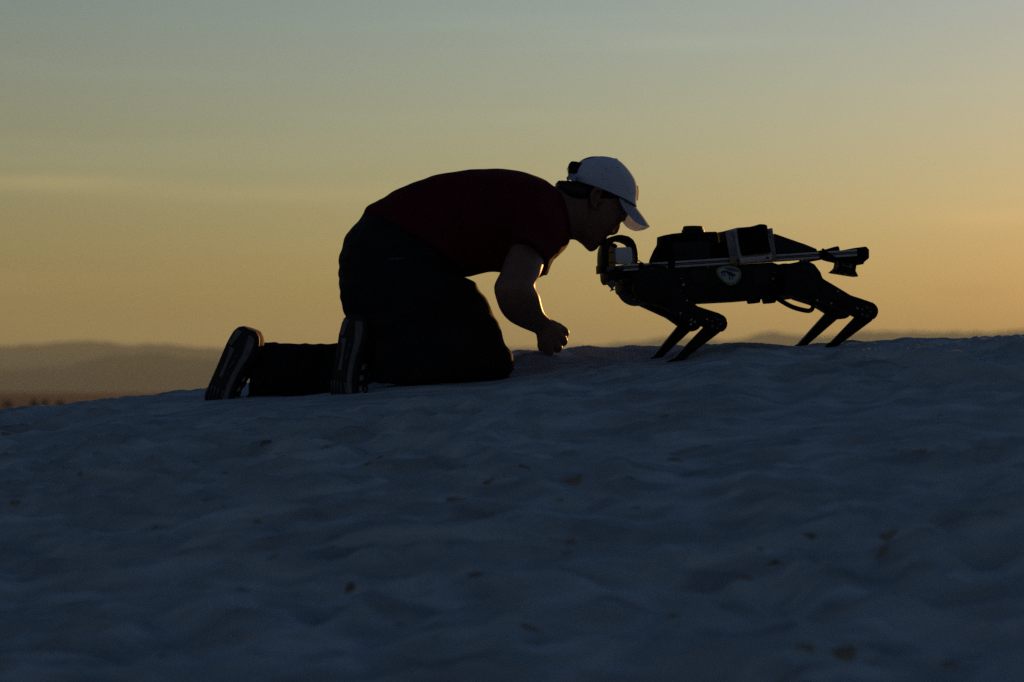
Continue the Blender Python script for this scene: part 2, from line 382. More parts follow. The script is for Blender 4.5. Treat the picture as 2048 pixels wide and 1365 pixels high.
# body: neck, head, both arms and hands in one skin
bm = bmesh.new()
def head(bm):
    loft_px(bm, [(1100, 372, 1118, 482, 0, .062), (1128, 374, 1140, 480, 0, .060), (1150, 372, 1153, 481, 0, .060), (1172, 372, 1163, 488, 0, .062)], 4)   # neck
    rot = Matrix((U, V, Zv)).transposed() @ Matrix.Rotation(R(40), 3, 'Y')
    add_ball(bm, P(1203, 372, 0), .082, .070, .066, rot, 28)                                # cranium
    # face: brow to chin (front px, back px, half width)
    loft_px(bm, [(1257, 425, 1190, 362, 0, .060), (1252, 436, 1180, 374, 0, .064), (1241, 446, 1172, 392, 0, .066), (1233, 456, 1165, 408, 0, .065), (1224, 468, 1157, 424, 0, .062),
                 (1212, 476, 1152, 438, 0, .056), (1207, 484, 1150, 448, 0, .051), (1199, 491, 1148, 458, 0, .045), (1194, 498, 1150, 468, 0, .036), (1187, 503, 1156, 478, 0, .026), (1180, 504, 1164, 486, 0, .016)], 4, ex=2.5)
    # nose, brow ridge, lips
    for ax, ay, bx, by, w in ((0, 0, 0, 0, 0),): pass
    loft_px(bm, [(1247, 440, 1226, 436, 0, .010), (1241, 447, 1222, 444, 0, .010), (1240, 454, 1218, 452, 0, .011), (1237.5, 462, 1214, 460, 0, .014), (1233, 468.5, 1210, 466, 0, .015), (1226, 471, 1208, 470, 0, .011)], 4, ex=1.8)
    add_ball(bm, P(1225, 467, -.011), .007, .006, .005); add_ball(bm, P(1225, 467, .011), .007, .006, .005)
    add_ball(bm, P(1207, 481, 0), .008, .022, .006); add_ball(bm, P(1203, 487.5, 0), .008, .020, .006)
    for s in (-1, 1): add_ball(bm, P(1244, 437, s*.03), .010, .022, .009, rot)
    # ears
    for s in (-1, 1):
        b_ = s*.073
        add_tube(bm, [P(1204, 386, b_), P(1199, 379, b_+s*.012), P(1190, 380, b_+s*.014), P(1184, 390, b_+s*.013), P(1183, 402, b_+s*.008), P(1188, 414, b_), P(1193, 417, b_)],
                 [.004, .005, .0055, .0055, .005, .0055, .004], 10, 5)
        add_ball(bm, P(1193, 398, b_-s*.002), .011, .004, .021, Matrix.Rotation(R(15), 3, 'Y'))
        add_ball(bm, P(1200, 402, b_+s*.002), .005, .005, .008)
head(bm)
def arm(bm, sgn, shrink=0.0):
    q = (lambda b_: b_) if sgn < 0 else (lambda b_: -b_*.9+.0)
    rows = [(1042, 440, 1112, 480, -.175, .050), (1030, 478, 1094, 507, -.225, .051), (1014, 512, 1086, 532, -.27, .051), (1001, 545, 1079, 552, -.305, .049), (990, 568, 1070, 568, -.33, .047),
            (989, 582, 1070, 577, -.335, .047), (994, 602, 1078, 593, -.33, .048), (1003, 624, 1082, 609, -.315, .046), (1020, 643, 1087, 624, -.295, .042), (1044, 656, 1096, 634, -.27, .036), (1066, 665, 1105, 640, -.248, .030), (1075, 670, 1112, 643, -.235, .030)]
    def sh(r):
        ax, ay, bx, by, b_, w = r; mx, my = (ax+bx)/2, (ay+by)/2
        f = 1-shrink
        return (mx+(ax-mx)*f, my+(ay-my)*f, mx+(bx-mx)*f, my+(by-my)*f, q(b_), w)
    loft_px(bm, [sh(r) for r in rows], 5)
    hand = [(1073, 668, 1108, 641, -.245, .026), (1075, 681, 1119, 648, -.235, .033), (1078, 694, 1123, 660, -.225, .037), (1086, 703, 1121, 674, -.22, .035), (1094, 706, 1116, 688, -.217, .028)]
    loft_px(bm, [sh(r) for r in hand], 4, ex=2.6)
    add_ball(bm, P(1083, 690, q(-.215)), .011, .022, .018)
    # four curled fingers: knuckle, middle joint, end joint, tip on the palm
    for (k, p, d_, tp, r) in (((1116, 652), (1131, 664), (1128, 672), (1114, 672), .0094), ((1114, 665), (1128, 681), (1123, 688), (1108, 684), .0097),
                              ((1106, 679), (1118, 695), (1113, 700), (1100, 694), .0092), ((1095, 690), (1102, 704.5), (1097, 706), (1088, 699), .0084)):
        add_tube(bm, [P(*k, q(-.245)), P(*p, q(-.232)), P(*d_, q(-.192)), P(*tp, q(-.188))], [r*.95*(1-shrink), r*(1-shrink), r*.9*(1-shrink), r*.8*(1-shrink)], 12, 6)
    # thumb from the side of the palm, folded over the fingers behind
    add_tube(bm, [P(1096, 650, q(-.21)), P(1108, 655, q(-.182)), P(1117, 667, q(-.165)), P(1119, 680, q(-.168))], [.013, .0115, .0105, .008], 12, 6)
arm(bm, -1); arm(bm, 1, .10)
body = link('body', remesh(bm, .0026, 4, 'body'), 'skin', person)
body['label'] = 'bare head, neck and forearms ending in a clenched fist'

# shirt
bm = bmesh.new()
loft_px(bm, [(729, 425, 925, 551, 0, .160), (736, 413, 934, 554, 0, .163), (762, 400, 950, 550, 0, .163), (800, 377, 968, 547, 0, .165), (850, 358, 990, 545, 0, .170), (900, 346, 1016, 545, 0, .178),
             (950, 339, 1046, 542, 0, .190), (1000, 340, 1074, 534, 0, .198), (1045, 349, 1104, 522, 0, .190), (1080, 361, 1122, 506, 0, .150), (1104, 372, 1133, 488, 0, .095), (1112, 378, 1137, 478, 0, .070)], 6, n=48)
for s, f in ((-1, 1), (1, .94)):
    q = lambda b_: b_*(1 if s < 0 else -.9)
    loft_px(bm, [(1040, 372, 1128, 440, q(-.13), .07), (1030, 405, 1126, 470, q(-.17), .072), (1024, 440, 1116, 500, q(-.195), .072, .0), (1024, 466, 1102, 524, q(-.222), .070, -s*.012), (1021, 489, 1093, 542, q(-.245), .068, .034*(-s))], 5, n=32)
me = remesh(bm, .005, 3, 'shirt')
wrinkle(me, .0024, 7, 10, 40, .7)
shirt = link('shirt', me, 'shirt', person); shirt['label'] = 'dark maroon short-sleeved T-shirt stretched over the bent back'

# trousers
bm = bmesh.new()
loft_px(bm, [(734, 420, 900, 520, 0, .145), (722, 440, 922, 553, 0, .160), (700, 462, 915, 562, .0, .172), (684, 500, 905, 570, .0, .178), (680, 545, 900, 590, .0, .172), (684, 590, 890, 620, .0, .15)], 5, n=40)
def leg(rows, shin):
    loft_px(bm, rows, 5, n=32); loft_px(bm, shin, 5, n=28)
leg([(690, 500, 905, 548, -.085, .098), (681, 560, 932, 556, -.10, .106), (690, 625, 957, 576, -.11, .104), (735, 680, 974, 600, -.115, .098), (810, 725, 989, 636, -.12, .090), (890, 757, 1007, 678, -.12, .080), (960, 762, 1022, 712, -.12, .068), (1002, 759, 1031, 738, -.12, .050)],
    [(1014, 700, 1018, 756, -.12, .050), (990, 676, 985, 760, -.12, .062), (930, 660, 925, 765, -.12, .066), (860, 650, 860, 770, -.125, .066), (805, 650, 800, 770, -.13, .060), (770, 662, 764, 765, -.13, .052), (750, 670, 746, 762, -.13, .046)])
leg([(690, 510, 900, 550, .09, .098), (690, 580, 910, 575, .13, .100), (720, 640, 918, 610, .16, .094), (780, 700, 926, 650, .18, .086), (850, 745, 936, 700, .19, .074), (905, 765, 945, 728, .19, .055)],
    [(930, 700, 935, 765, .19, .055), (880, 680, 880, 775, .185, .062), (800, 680, 800, 782, .17, .064), (720, 686, 720, 788, .15, .060), (650, 690, 645, 790, .13, .056), (590, 689, 585, 793, .115, .053), (556, 690, 545, 795, .105, .052), (553, 686, 535, 795, .10, .054), (530, 683, 512, 795, .09, .052), (513, 679, 498, 794, .085, .050)])
me = remesh(bm, .005, 3, 'trousers')
wrinkle(me, .0042, 8, 13, 60, .7)
trousers = link('trousers', me, 'trousers', person); trousers['label'] = 'charcoal canvas trousers creased at the hip and knee'
# waistband and small stitched name on the hip
bm = bmesh.new()
tree_t = BVHTree.FromPolygons([v.co[:] for v in me.vertices], [p.vertices[:] for p in me.polygons])
CAM = Vector(cam.location)
def hit(tree, px, py):
    d = (at_y(px, py, 0)-CAM).normalized(); h = tree.ray_cast(CAM+d*3, d); return h[0], h[1]
fc = bpy.data.curves.new('t', 'FONT'); fc.body = 'Eddie Bauer'; fc.size = .0095; fc.extrude = .0002; fc.shear = .3
to = bpy.data.objects.new('t', fc); COL.objects.link(to); bpy.context.view_layer.update()
tm = bpy.data.meshes.new_from_object(to.evaluated_get(bpy.context.evaluated_depsgraph_get())); bpy.data.objects.remove(to)
h0, n0 = hit(tree_t, 777, 521); h1, _ = hit(tree_t, 808, 518)
if h0 and h1:
    co = coords(tm); ux = (h1-h0).normalized(); uz = n0.cross(ux).normalized()
    if uz.z < 0: uz = -uz
    sc_ = (h1-h0).length/max(co[:, 0].max(), 1e-4)
    out = []
    for x_, y_, z_ in co:
        p = h0+ux*x_*sc_+uz*y_*sc_
        q_ = tree_t.find_nearest(p); out.append(tuple(q_[0]+q_[1]*(.0012+z_)))
    set_coords(tm, np.array(out)); link('stitched_name', tm, 'thread', trousers, False)
bm.free()

# shoes
def shoe(heel, ball_dir, nrm_, length, bend, name_label):
    """heel: point at the heel's edge of the sole; ball_dir heel->ball; nrm_ outward sole normal"""
    d = Vector(ball_dir).normalized(); n = Vector(nrm_); n = (n-d*n.dot(d)).normalized(); w = n.cross(d).normalized()
    SB = .70
    def path(s):   # s in 0..1 along the sole, returns point on the sole and local n
        L1 = SB*length
        if s <= SB: return heel+d*s*length, n, d
        th = 0; p = heel+d*L1; st = 12; dd = d; nn = n
        tot = (s-SB)*length; seg = tot/st
        for i in range(st):
            frac = (SB+(1-SB)*(s-SB)/(1-SB)*(i+1)/st-SB)/(1-SB)
            a = bend*min(1, frac*2.2)
            dd = d*math.cos(a)-n*math.sin(a); nn = n*math.cos(a)+d*math.sin(a); p = p+dd*seg
        return p, nn, dd
    def hw(s): return np.interp(s, [0, .03, .08, .2, .4, .55, .7, .82, .92, .97, 1], [.018, .032, .041, .0445, .0375, .037, .042, .042, .035, .025, .011])
    def off(s): return np.interp(s, [0, .2, .4, .55, .75, 1], [.002, .001, -.004, -.004, .003, .020])
    S = np.linspace(0, 1, 34)
    root = None
    # upper: closed loft over the footprint
    bmu = bmesh.new(); rings = []
    for s in S:
        p, nn, dd = path(s); h = np.interp(s, [0, .05, .25, .4, .6, .8, .93, 1], [.055, .072, .092, .096, .080, .058, .042, .022]); wd = hw(s)*.96
        r = []
        for j in range(20):
            th = math.pi*j/19
            r.append(p+w*(off(s)+wd*math.cos(th)*(1-.12*math.sin(th)))-nn*(.016+(h-.016)*abs(math.sin(th))**.8))
        for j in range(1, 6):
            r.append(p+w*(off(s)-wd+2*wd*j/6)-nn*.016)
        rings.append(r)
    add_rings(bmu, rings)
    up = link('shoe', bm_mesh(bmu, 'shoe'), 'shoe', person); up['label'] = name_label; flat_smooth(up, 60)
    # sole: thick rounded slab
    bms = bmesh.new(); rings = []
    for s in S:
        p, nn, dd = path(s); wd = hw(s); r = []
        for j in range(16):
            th = 2*math.pi*j/16; cs, sn = math.cos(th), math.sin(th)
            cs = math.copysign(abs(cs)**.45, cs); sn = math.copysign(abs(sn)**.7, sn)
            r.append(p+w*(off(s)+wd*cs)-nn*(.0125-.0125*sn))
        rings.append(r)
    add_rings(bms, rings); so = link('sole', bm_mesh(bms, 'sole'), 'sole', up); flat_smooth(so, 50)
    # tread pads standing a little proud of the sole
    def pad(pts, hgt=.0022):
        b2 = bmesh.new(); lo, hi = [], []
        for s, f in pts:
            p, nn, dd = path(s); q_ = p+w*(off(s)+hw(s)*f)
            lo.append(b2.verts.new(q_-nn*.003)); hi.append(b2.verts.new(q_+nn*hgt))
        m_ = len(pts)
        b2.faces.new(hi); b2.faces.new(lo[::-1])
        for i in range(m_): b2.faces.new((lo[i], lo[(i+1) % m_], hi[(i+1) % m_], hi[i]))
        bmesh.ops.triangulate(b2, faces=[f for f in b2.faces if len(f.verts) > 4])
        link('tread', bm_mesh(b2, 'tread'), 'tread', up, False)
    def band(s0, s1, fi0, fo0, fi1=None, fo1=None, k=12):
        fi1 = fi0 if fi1 is None else fi1; fo1 = fo0 if fo1 is None else fo1
        a = [(s0+(s1-s0)*i/k, fo0+(fo1-fo0)*i/k) for i in range(k+1)]
        b_ = [(s0+(s1-s0)*i/k, fi0+(fi1-fi0)*i/k+.12*math.sin(math.pi*i/k)) for i in range(k+1)]
        pad(a+b_[::-1])
    band(.05, .68, .28, .84, .46, .84)          # long outer rail
    band(.05, .20, -.82, -.30, -.84, -.5)      # heel corner
    band(.22, .50, -.58, -.22, -.40, -.10)     # tongue
    band(.26, .44, .06, .14, .02, .06, 6)       # thin rib
    for f0 in (-.86, -.62, -.36, -.08, .3): band(.60, .86, f0, f0+.11, f0, f0+.10, 8)
    # three stripes on the visible flank
    for i in range(3):
        s0 = .42+i*.095
        b2 = bmesh.new(); lo, hi = [], []
        for q_, (ds, th) in enumerate(((0, .10), (.045, .10), (.015, 1.0), (-.03, 1.0))):
            s = s0+ds; p, nn, dd = path(s); h = np.interp(s, [0, .05, .25, .4, .6, .8, .93, 1], [.055, .072, .092, .096, .080, .058, .042, .022]); wd = hw(s)*.96
            pt = p+w*(off(s)+wd*math.cos(th)*(1-.12*math.sin(th)))-nn*(.016+(h-.016)*abs(math.sin(th))**.8)
            o_ = (w*math.cos(th)-nn*math.sin(th)).normalized()
            lo.append(b2.verts.new(pt-o_*.004)); hi.append(b2.verts.new(pt+o_*.0035))
        b2.faces.new(hi); b2.faces.new(lo[::-1])
        for q_ in range(4): b2.faces.new((lo[q_], lo[(q_+1) % 4], hi[(q_+1) % 4], hi[q_]))
        link('stripe', bm_mesh(b2, 'stripe'), 'stripe', up, False)
    return up
near_shoe = shoe(P(707, 629, -.165), (-.17, .06, -1), (-.60, -.79, .05), .285, R(62), 'black trainer with three grey stripes, sole upright beside the thigh')
far_shoe = shoe(P(495, 657, .00), (-.42, .12, -.90), (-.42, -.90, .10), .285, R(62), 'black trainer with grey tread, heel raised at the end of the outstretched shin')
def cable(name, pts, r, m, parent, n=8, k=8):
    b2 = bmesh.new(); add_tube(b2, pts, [r]*len(pts), n, k); return link(name, bm_mesh(b2, name), m, parent)
cable('shoelace', [P(725, 768, -.19), P(727, 780, -.20), P(731, 786, -.20), P(734, 780, -.195), P(733, 766, -.19)], .0022, 'shoe', near_shoe)
cable('shoelace', [P(500, 785, .05), P(497, 792, .04), P(493, 799, .03)], .0025, 'shoe', far_shoe)

# hair: nape and sides below the cap, tuft through the back of the cap
bm = bmesh.new()
rot = Matrix((U, V, Zv)).transposed() @ Matrix.Rotation(R(40), 3, 'Y')
add_ball(bm, P(1203, 372, 0), .085, .0745, .069, rot, 40)
loft_px(bm, [(1111, 372, 1118, 392, 0, .030), (1118, 363, 1132, 410, 0, .050), (1135, 364, 1150, 410, 0, .064), (1160, 369, 1172, 406, 0, .072)], 4)
me = remesh(bm, .003, 3, 'hair')
co = coords(me)
bm = bmesh.new(); bm.from_mesh(me)
def to_px(v):
    d_ = D+v.y; return 1024+v.x/d_*F, HORIZON-(v.z-ZC)/d_*F
kill = []
for f in bm.faces:
    x_, y_ = to_px(f.calc_center_median())
    lim = np.interp(x_, [1100, 1135, 1150, 1180, 1192, 1204, 1222, 1238, 1250], [385, 398, 404, 400, 396, 402, 412, 420, 424])
    if y_ > lim+3*math.sin(x_*1.9) or x_ > 1247: kill.append(f)
bmesh.ops.delete(bm, geom=kill, context='FACES')
for v in bm.verts: v.co += Vector((0, 0, 0))
hairo = link('hair', bm_mesh(bm, 'hair'), 'hair', person); bpy.data.meshes.remove(me)
def strands(name, roots, r0, parent):
    b2 = bmesh.new()
    for pts, r in roots: add_tube(b2, pts, [r, r*.8, r*.2], 5, 4, cap=False)
    o = link(name, bm_mesh(b2, name), 'hair', parent); return o
rs = []
for i in range(90):
    b_ = random.uniform(-.03, .03); q0 = random.random()
    x1, y1 = 1143+random.uniform(-5, 3), 327+14*q0+random.uniform(-2, 2)
    rs.append(([P(1164+random.uniform(-5, 6), 328+20*q0, b_*.7), P(x1+4, y1-random.uniform(0, 3), b_), P(x1-random.uniform(0, 5), y1+random.uniform(6, 14), b_*1.2)], .0022))
for i in range(12):
    b_ = random.uniform(-.03, .03)
    rs.append(([P(1152, 330, b_), P(1141+random.uniform(-2, 2), 333+random.uniform(-3, 3), b_), P(1136+random.uniform(-3, 4), 342+random.uniform(-4, 10), b_)], .0006))
strands('ponytail', rs, 0, hairo)
rs = []
for i in range(70):
    b_ = random.uniform(-.04, .04); x0 = random.uniform(1117, 1138)
    rs.append(([P(x0+8, 366, b_), P(x0, 363+random.uniform(-1, 2), b_), P(x0-random.uniform(5, 9), 367+random.uniform(0, 8), b_)], .0012))
strands('nape_hair', rs, 0, hairo)

# cap
def cap_rows():
    return [(1272, 416, 1141, 363, 0, .0815), (1271.5, 402, 1140, 354, 0, .083), (1273, 385, 1142, 344, 0, .083), (1270.5, 367, 1148, 333, 0, .080), (1263, 352, 1157, 325, 0, .073), (1252, 337, 1169, 319.5, 0, .060), (1240, 325, 1183, 315.5, 0, .043), (1230, 319, 1196, 313.5, 0, .024), (1219, 315, 1207, 313.5, 0, .008)]
bm = bmesh.new(); rows = [r+(0.0,)*(7-len(r)) for r in cap_rows()]
rings = [ring_px(*r, n=64, ex=2.1) for r in dense(rows, 5)]
vv = [[bm.verts.new(p) for p in r] for r in rings]
for i in range(len(vv)-1):
    for j in range(64):
        f = bm.faces.new((vv[i][j], vv[i][(j+1) % 64], vv[i+1][(j+1) % 64], vv[i+1][j]))
bm.faces.new(vv[-1])
kill = []
for f in bm.faces:                       # arched opening at the back, above the strap
    x_, y_ = to_px(f.calc_center_median())
    if x_ < 1150+(352-y_)*.56 and y_ > 325 and abs((f.calc_center_median()-P(1150, 340, 0)).dot(V)) < .05: kill.append(f)
bmesh.ops.delete(bm, geom=kill, context='FACES')
ret = bmesh.ops.solidify(bm, geom=bm.faces[:], thickness=.0022)
capo = link('cap', bm_mesh(bm, 'cap'), 'cap', person); capo['label'] = 'white cotton baseball cap with a maroon front patch'
tree_c = BVHTree.FromPolygons([v.co[:] for v in capo.data.vertices], [p.vertices[:] for p in capo.data.polygons])
# brim: curved sheet with thickness
bm = bmesh.new(); g = []
NB, NR = 24, 12
EDGE = dict(near=dense([(1237, 396), (1246, 416), (1258, 432), (1274, 447), (1291, 453)], 3), mid=dense([(1267, 408), (1276, 421), (1285, 433), (1293, 444), (1299.5, 453.5)], 3), far=dense([(1238, 420), (1243, 441), (1255, 456), (1272, 463), (1289, 460)], 3))
for i in range(NB+1):
    th = -1+2*i/NB                        # across the brim, -1 near side, +1 far side
    row = []
    for j in range(NR+1):
        n_, m_, f_ = EDGE['near'][j], EDGE['mid'][j], EDGE['far'][j]
        q_ = n_*(th*(th-1)/2)+m_*(1-th*th)+f_*(th*(th+1)/2)
        row.append(bm.verts.new(P(q_[0], q_[1], th*.079*(1-.30*(j/NR)**2))))
    g.append(row)
for i in range(NB):
    for j in range(NR): bm.faces.new((g[i][j], g[i+1][j], g[i+1][j+1], g[i][j+1]))
bmesh.ops.solidify(bm, geom=bm.faces[:], thickness=.003)
link('brim', bm_mesh(bm, 'brim'), 'cap', capo)
bm = bmesh.new(); add_ball(bm, P(1232.5, 320, 0), .006, .006, .0035, Matrix.Rotation(R(28), 3, 'Y')); link('button', bm_mesh(bm, 'button'), 'cap', capo)
# seams and eyelets on the near side
for pts in ([(1200, 380), (1205, 360), (1214, 338), (1226, 322)], [(1166, 366), (1176, 346), (1194, 326), (1220, 317)]):
    p3 = []
    for x_, y_ in pts:
        h, n_ = hit(tree_c, x_, y_)
        if h: p3.append(h+n_*.0002)
    if len(p3) > 2: cable('seam', p3, .0009, 'cap', capo, 6, 5)
p3 = []
for x_, y_ in ((1152, 356), (1170, 363), (1190, 371), (1210, 379), (1232, 390)):
    h, n_ = hit(tree_c, x_, y_)
    if h: p3.append(h+n_*.0002)
if len(p3) > 2: cable('seam', p3, .0008, 'cap', capo, 6, 5)
for x_, y_ in ((1213, 337), (1235.5, 335.5)):
    h, n_ = hit(tree_c, x_, y_)
    if h:
        bm = bmesh.new(); add_ball(bm, h, .0016, .0016, .0016, None, 10); link('eyelet', bm_mesh(bm, 'eyelet'), 'capdark', capo)
# strap with buckle round the back
bm = bmesh.new(); g = []
for i in range(13):
    th = -1.25+2.5*i/12
    cx = 1160-23*math.cos(th)*1.0; bb = math.sin(th)*.070
    g.append((bm.verts.new(P(cx, 347+.22*(cx-1140), bb)), bm.verts.new(P(cx-2, 360+.25*(cx-1140), bb))))
for i in range(12): bm.faces.new((g[i][0], g[i+1][0], g[i+1][1], g[i][1]))
bmesh.ops.solidify(bm, geom=bm.faces[:], thickness=.003); link('strap', bm_mesh(bm, 'strap'), 'cap', capo)
def prism(name, poly, b0, b1, m, parent, bevel=.0015, ref=None, seg=2, smooth=True):
    """outline in photo pixels, thickness from b0 to b1 along the lateral axis"""
    ref = (b0+b1)/2 if ref is None else ref
    bm = bmesh.new(); pts = [P(x_, y_, ref) for x_, y_ in poly]
    lo = [bm.verts.new(p+V*(b0-ref)) for p in pts]; hi = [bm.verts.new(p+V*(b1-ref)) for p in pts]; n = len(pts)
    bm.faces.new(lo); bm.faces.new(hi[::-1])
    for i in range(n): bm.faces.new((lo[i], hi[i], hi[(i+1) % n], lo[(i+1) % n]))
    bmesh.ops.recalc_face_normals(bm, faces=bm.faces)
    if bevel:
        try: bmesh.ops.bevel(bm, geom=[e for e in bm.edges if e.calc_face_angle(0) > R(25)], offset=bevel, segments=seg, affect='EDGES', clamp_overlap=True, profile=.6)
        except Exception: pass
    bmesh.ops.triangulate(bm, faces=[f for f in bm.faces if len(f.verts) > 8])
    o = link(name, bm_mesh(bm, name), m, parent)
    flat_smooth(o, 30); return o
prism('buckle', [(1134, 355), (1138.5, 350), (1141, 352), (1138, 361), (1135.5, 360)], -.012, .012, 'capdark', capo, .001)
bm = bmesh.new(); g = []
for i in range(9):
    t_ = -1+i/4; g.append([bm.verts.new(P(x_-5.5*t_*t_, y_-1.5*t_*t_, t_*.027)) for x_, y_ in ((1276, 372), (1277.5, 382), (1277, 392), (1275.6, 402))])
for i in range(8):
    for j in range(3): bm.faces.new((g[i][j], g[i+1][j], g[i+1][j+1], g[i][j+1]))
bmesh.ops.solidify(bm, geom=bm.faces[:], thickness=.003); link('patch', bm_mesh(bm, 'patch'), 'patch', capo)

# ------------------------------------------------------------------ robot
robot = tag(empty('robot_dog', P(1480, 700, 0)), 'black four-legged walking robot with aluminium rails and instrument boxes, head to the person', 'robot')
def arc(cx, cy, r, a0, a1, n=8):
    return [(cx+r*math.cos(R(a0+(a1-a0)*i/n)), cy+r*math.sin(R(a0+(a1-a0)*i/n))) for i in range(n+1)]
def disc(name, px, py, r_px, b0, b1, m, parent, n=28, bevel=.002):
    return prism(name, arc(px, py, r_px, 0, 360-360/n, n-1), b0, b1, m, parent, bevel, ref=b0)
def bolt(px, py, b_, parent, r=2.0, m='screw'):
    disc('bolt', px, py, r, b_-.003, b_+.004, m, parent, 8, 0)

trunk = prism('trunk', [(1262, 548), (1300, 540), (1545, 525), (1560, 530), (1562, 590), (1548, 596), (1500, 600), (1386, 606), (1330, 606), (1285, 596), (1262, 580)], -.105, .105, 'black', robot, .006, ref=-.10)
prism('side_panel', [(1504, 537), (1537, 534), (1540, 570), (1509, 573)], -.1085, -.104, 'panel', trunk, .001, ref=-.105)
prism('side_panel', [(1380, 543), (1412, 541), (1410, 566), (1384, 568)], -.1085, -.104, 'panel', trunk, .001, ref=-.105)
for lx in (1497, 1528): prism('foot_lug', [(lx, 597), (lx+19, 596), (lx+18, 607), (lx+3, 608)], -.09, -.03, 'black', trunk, .003)
for x_, y_, r in ((1367, 570, 2.6), (1362, 582, 1), (1546, 558, 2.4), (1551, 546, 1), (1551, 572, 1), (1416, 534, 1.2), (1362, 557, 1)): bolt(x_, y_, -.107, trunk, r)
# round emblem on the flank
badge = prism('badge', [(1432, 541), (1437, 535.5), (1446, 532.5), (1457, 531.5), (1469, 533), (1478, 537.5), (1482.5, 546), (1482, 554), (1478, 562), (1472, 568), (1461, 572), (1452, 569), (1456, 567), (1448, 566), (1440, 558), (1434, 550)], -.109, -.104, 'badge_rim', trunk, .0008, ref=-.107)
prism('badge_field', [(1436, 543), (1440, 538), (1448, 535.5), (1459, 535), (1469, 537), (1476, 541), (1478.5, 548), (1476, 557), (1470, 563.5), (1461, 567), (1450, 564), (1442, 555)], -.1105, -.106, 'badge_face', badge, .0005, ref=-.107)
prism('badge_hills', [(1447, 536), (1459, 535.5), (1469, 537.5), (1475.5, 541.5), (1477, 545), (1466, 543.5), (1456, 541.5)], -.1115, -.107, 'badge_purple', badge, .0003, ref=-.107)
for poly in ([(1440, 544), (1447, 541.5), (1453, 541.8), (1463, 545.5), (1470.5, 550), (1470, 553), (1463, 553), (1455, 549), (1450, 545), (1441, 546)], [(1441, 545), (1443, 545), (1446, 553), (1444.5, 553.5)], [(1446, 544.5), (1448, 544.5), (1450.5, 552.5), (1449, 553)],
             [(1457, 551), (1459, 551), (1459.5, 560), (1458, 560)], [(1462, 552), (1464, 552), (1465.5, 560), (1464, 560)]):
    prism('badge_robot', poly, -.1118, -.107, 'badge_dark', badge, 0, ref=-.107)

def robot_leg(th_poly, sh_poly, foot_poly, knee, hip, side, bolts, hip_r=36):
    b0, b1 = (-.178, -.122) if side < 0 else (.122, .178)
    bm_ = (b0+b1)/2
    th = prism('leg', th_poly, b0, b1, 'black', robot, .005, ref=bm_)
    prism('shank', sh_poly, b0+.014, b1-.014, 'black', th, .004, ref=bm_)
    prism('foot', foot_poly, b0+.012, b1-.012, 'matte', th, .003, ref=bm_)
    disc('knee_cover', knee[0], knee[1], 14, b0-.004, b0+.01, 'black', th, 24) if side < 0 else None
    if side < 0:
        for a in range(5): bolt(knee[0]+9*math.cos(a*1.257), knee[1]+9*math.sin(a*1.257), b0-.005, th, 1.6, 'aludark')
        for x_, y_ in bolts: bolt(x_, y_, b0, th, 1.9)
        disc('hip_cover', hip[0], hip[1], hip_r, b0-.010, b0+.02, 'black', th, 36, .004)
        disc('hip_ring', hip[0], hip[1], hip_r*.72, b0-.013, b0, 'panel', th, 36, .002)
        disc('hip_cap', hip[0], hip[1], hip_r*.62, b0-.016, b0, 'black', th, 36, .002)
    return th
# front pair
k1 = arc(1432, 647.5, 19, -70, 65, 8)
robot_leg([(1282, 548), (1304, 536), (1328, 548), (1342, 572), (1374, 600), (1391, 613.5), (1433, 627)]+k1[1:]+[(1424, 661), (1408, 654), (1370, 638), (1330, 618), (1290, 604), (1270, 580)],
          [(1409, 646), (1440, 652), (1441, 662), (1436, 667), (1361, 724), (1343, 722), (1408, 654.5)], [(1347, 717), (1368, 716), (1359, 725), (1345, 726), (1331, 727.5)], (1432, 648), (1304, 573), -1,
          [(1313, 566), (1296, 598), (1374, 601.5), (1361, 627), (1383, 640), (1390, 644), (1382, 649), (1414, 639)])
k2 = arc(1379, 642, 22, -40, 100, 8)
robot_leg([(1250, 560), (1280, 545), (1310, 560), (1385, 620)]+k2+[(1357, 652), (1335, 636.5), (1281, 612), (1255, 600)],
          [(1357, 651), (1370, 645), (1381, 660), (1377, 665), (1318, 720), (1302, 718)], [(1305, 714), (1324, 713), (1315, 722), (1298, 722.5)], (1379, 642), (1275, 575), 1, [])
# rear pair
k3 = arc(1732, 623.5, 19, -65, 65, 8)
robot_leg([(1574, 548), (1590, 527), (1606, 521), (1624, 530), (1636, 546), (1640, 558), (1668, 574.5), (1696, 591.5), (1716, 598)]+k3+[(1728, 640), (1711, 634), (1680, 618), (1640, 604), (1600, 600), (1578, 580)],
          [(1711, 626), (1742, 628), (1744, 636), (1742, 642), (1676, 691), (1656, 691), (1711, 634)], [(1660, 685), (1684, 684), (1675, 691.5), (1662, 695), (1648, 697)], (1732, 624), (1606, 559), -1,
          [(1616, 549), (1599, 581), (1676, 583), (1663, 607), (1635, 601), (1715, 617)])
k4 = arc(1680, 619, 20, -40, 100, 8)
robot_leg([(1560, 550), (1585, 530), (1612, 545), (1690, 600)]+k4+[(1652, 626.5), (1628, 612), (1590, 600), (1565, 585)],
          [(1652, 626), (1668, 620), (1677, 634), (1673, 639), (1608, 695), (1592, 693)], [(1594, 689), (1614, 688), (1606, 697), (1586, 697.5)], (1680, 619), (1590, 560), 1, [])
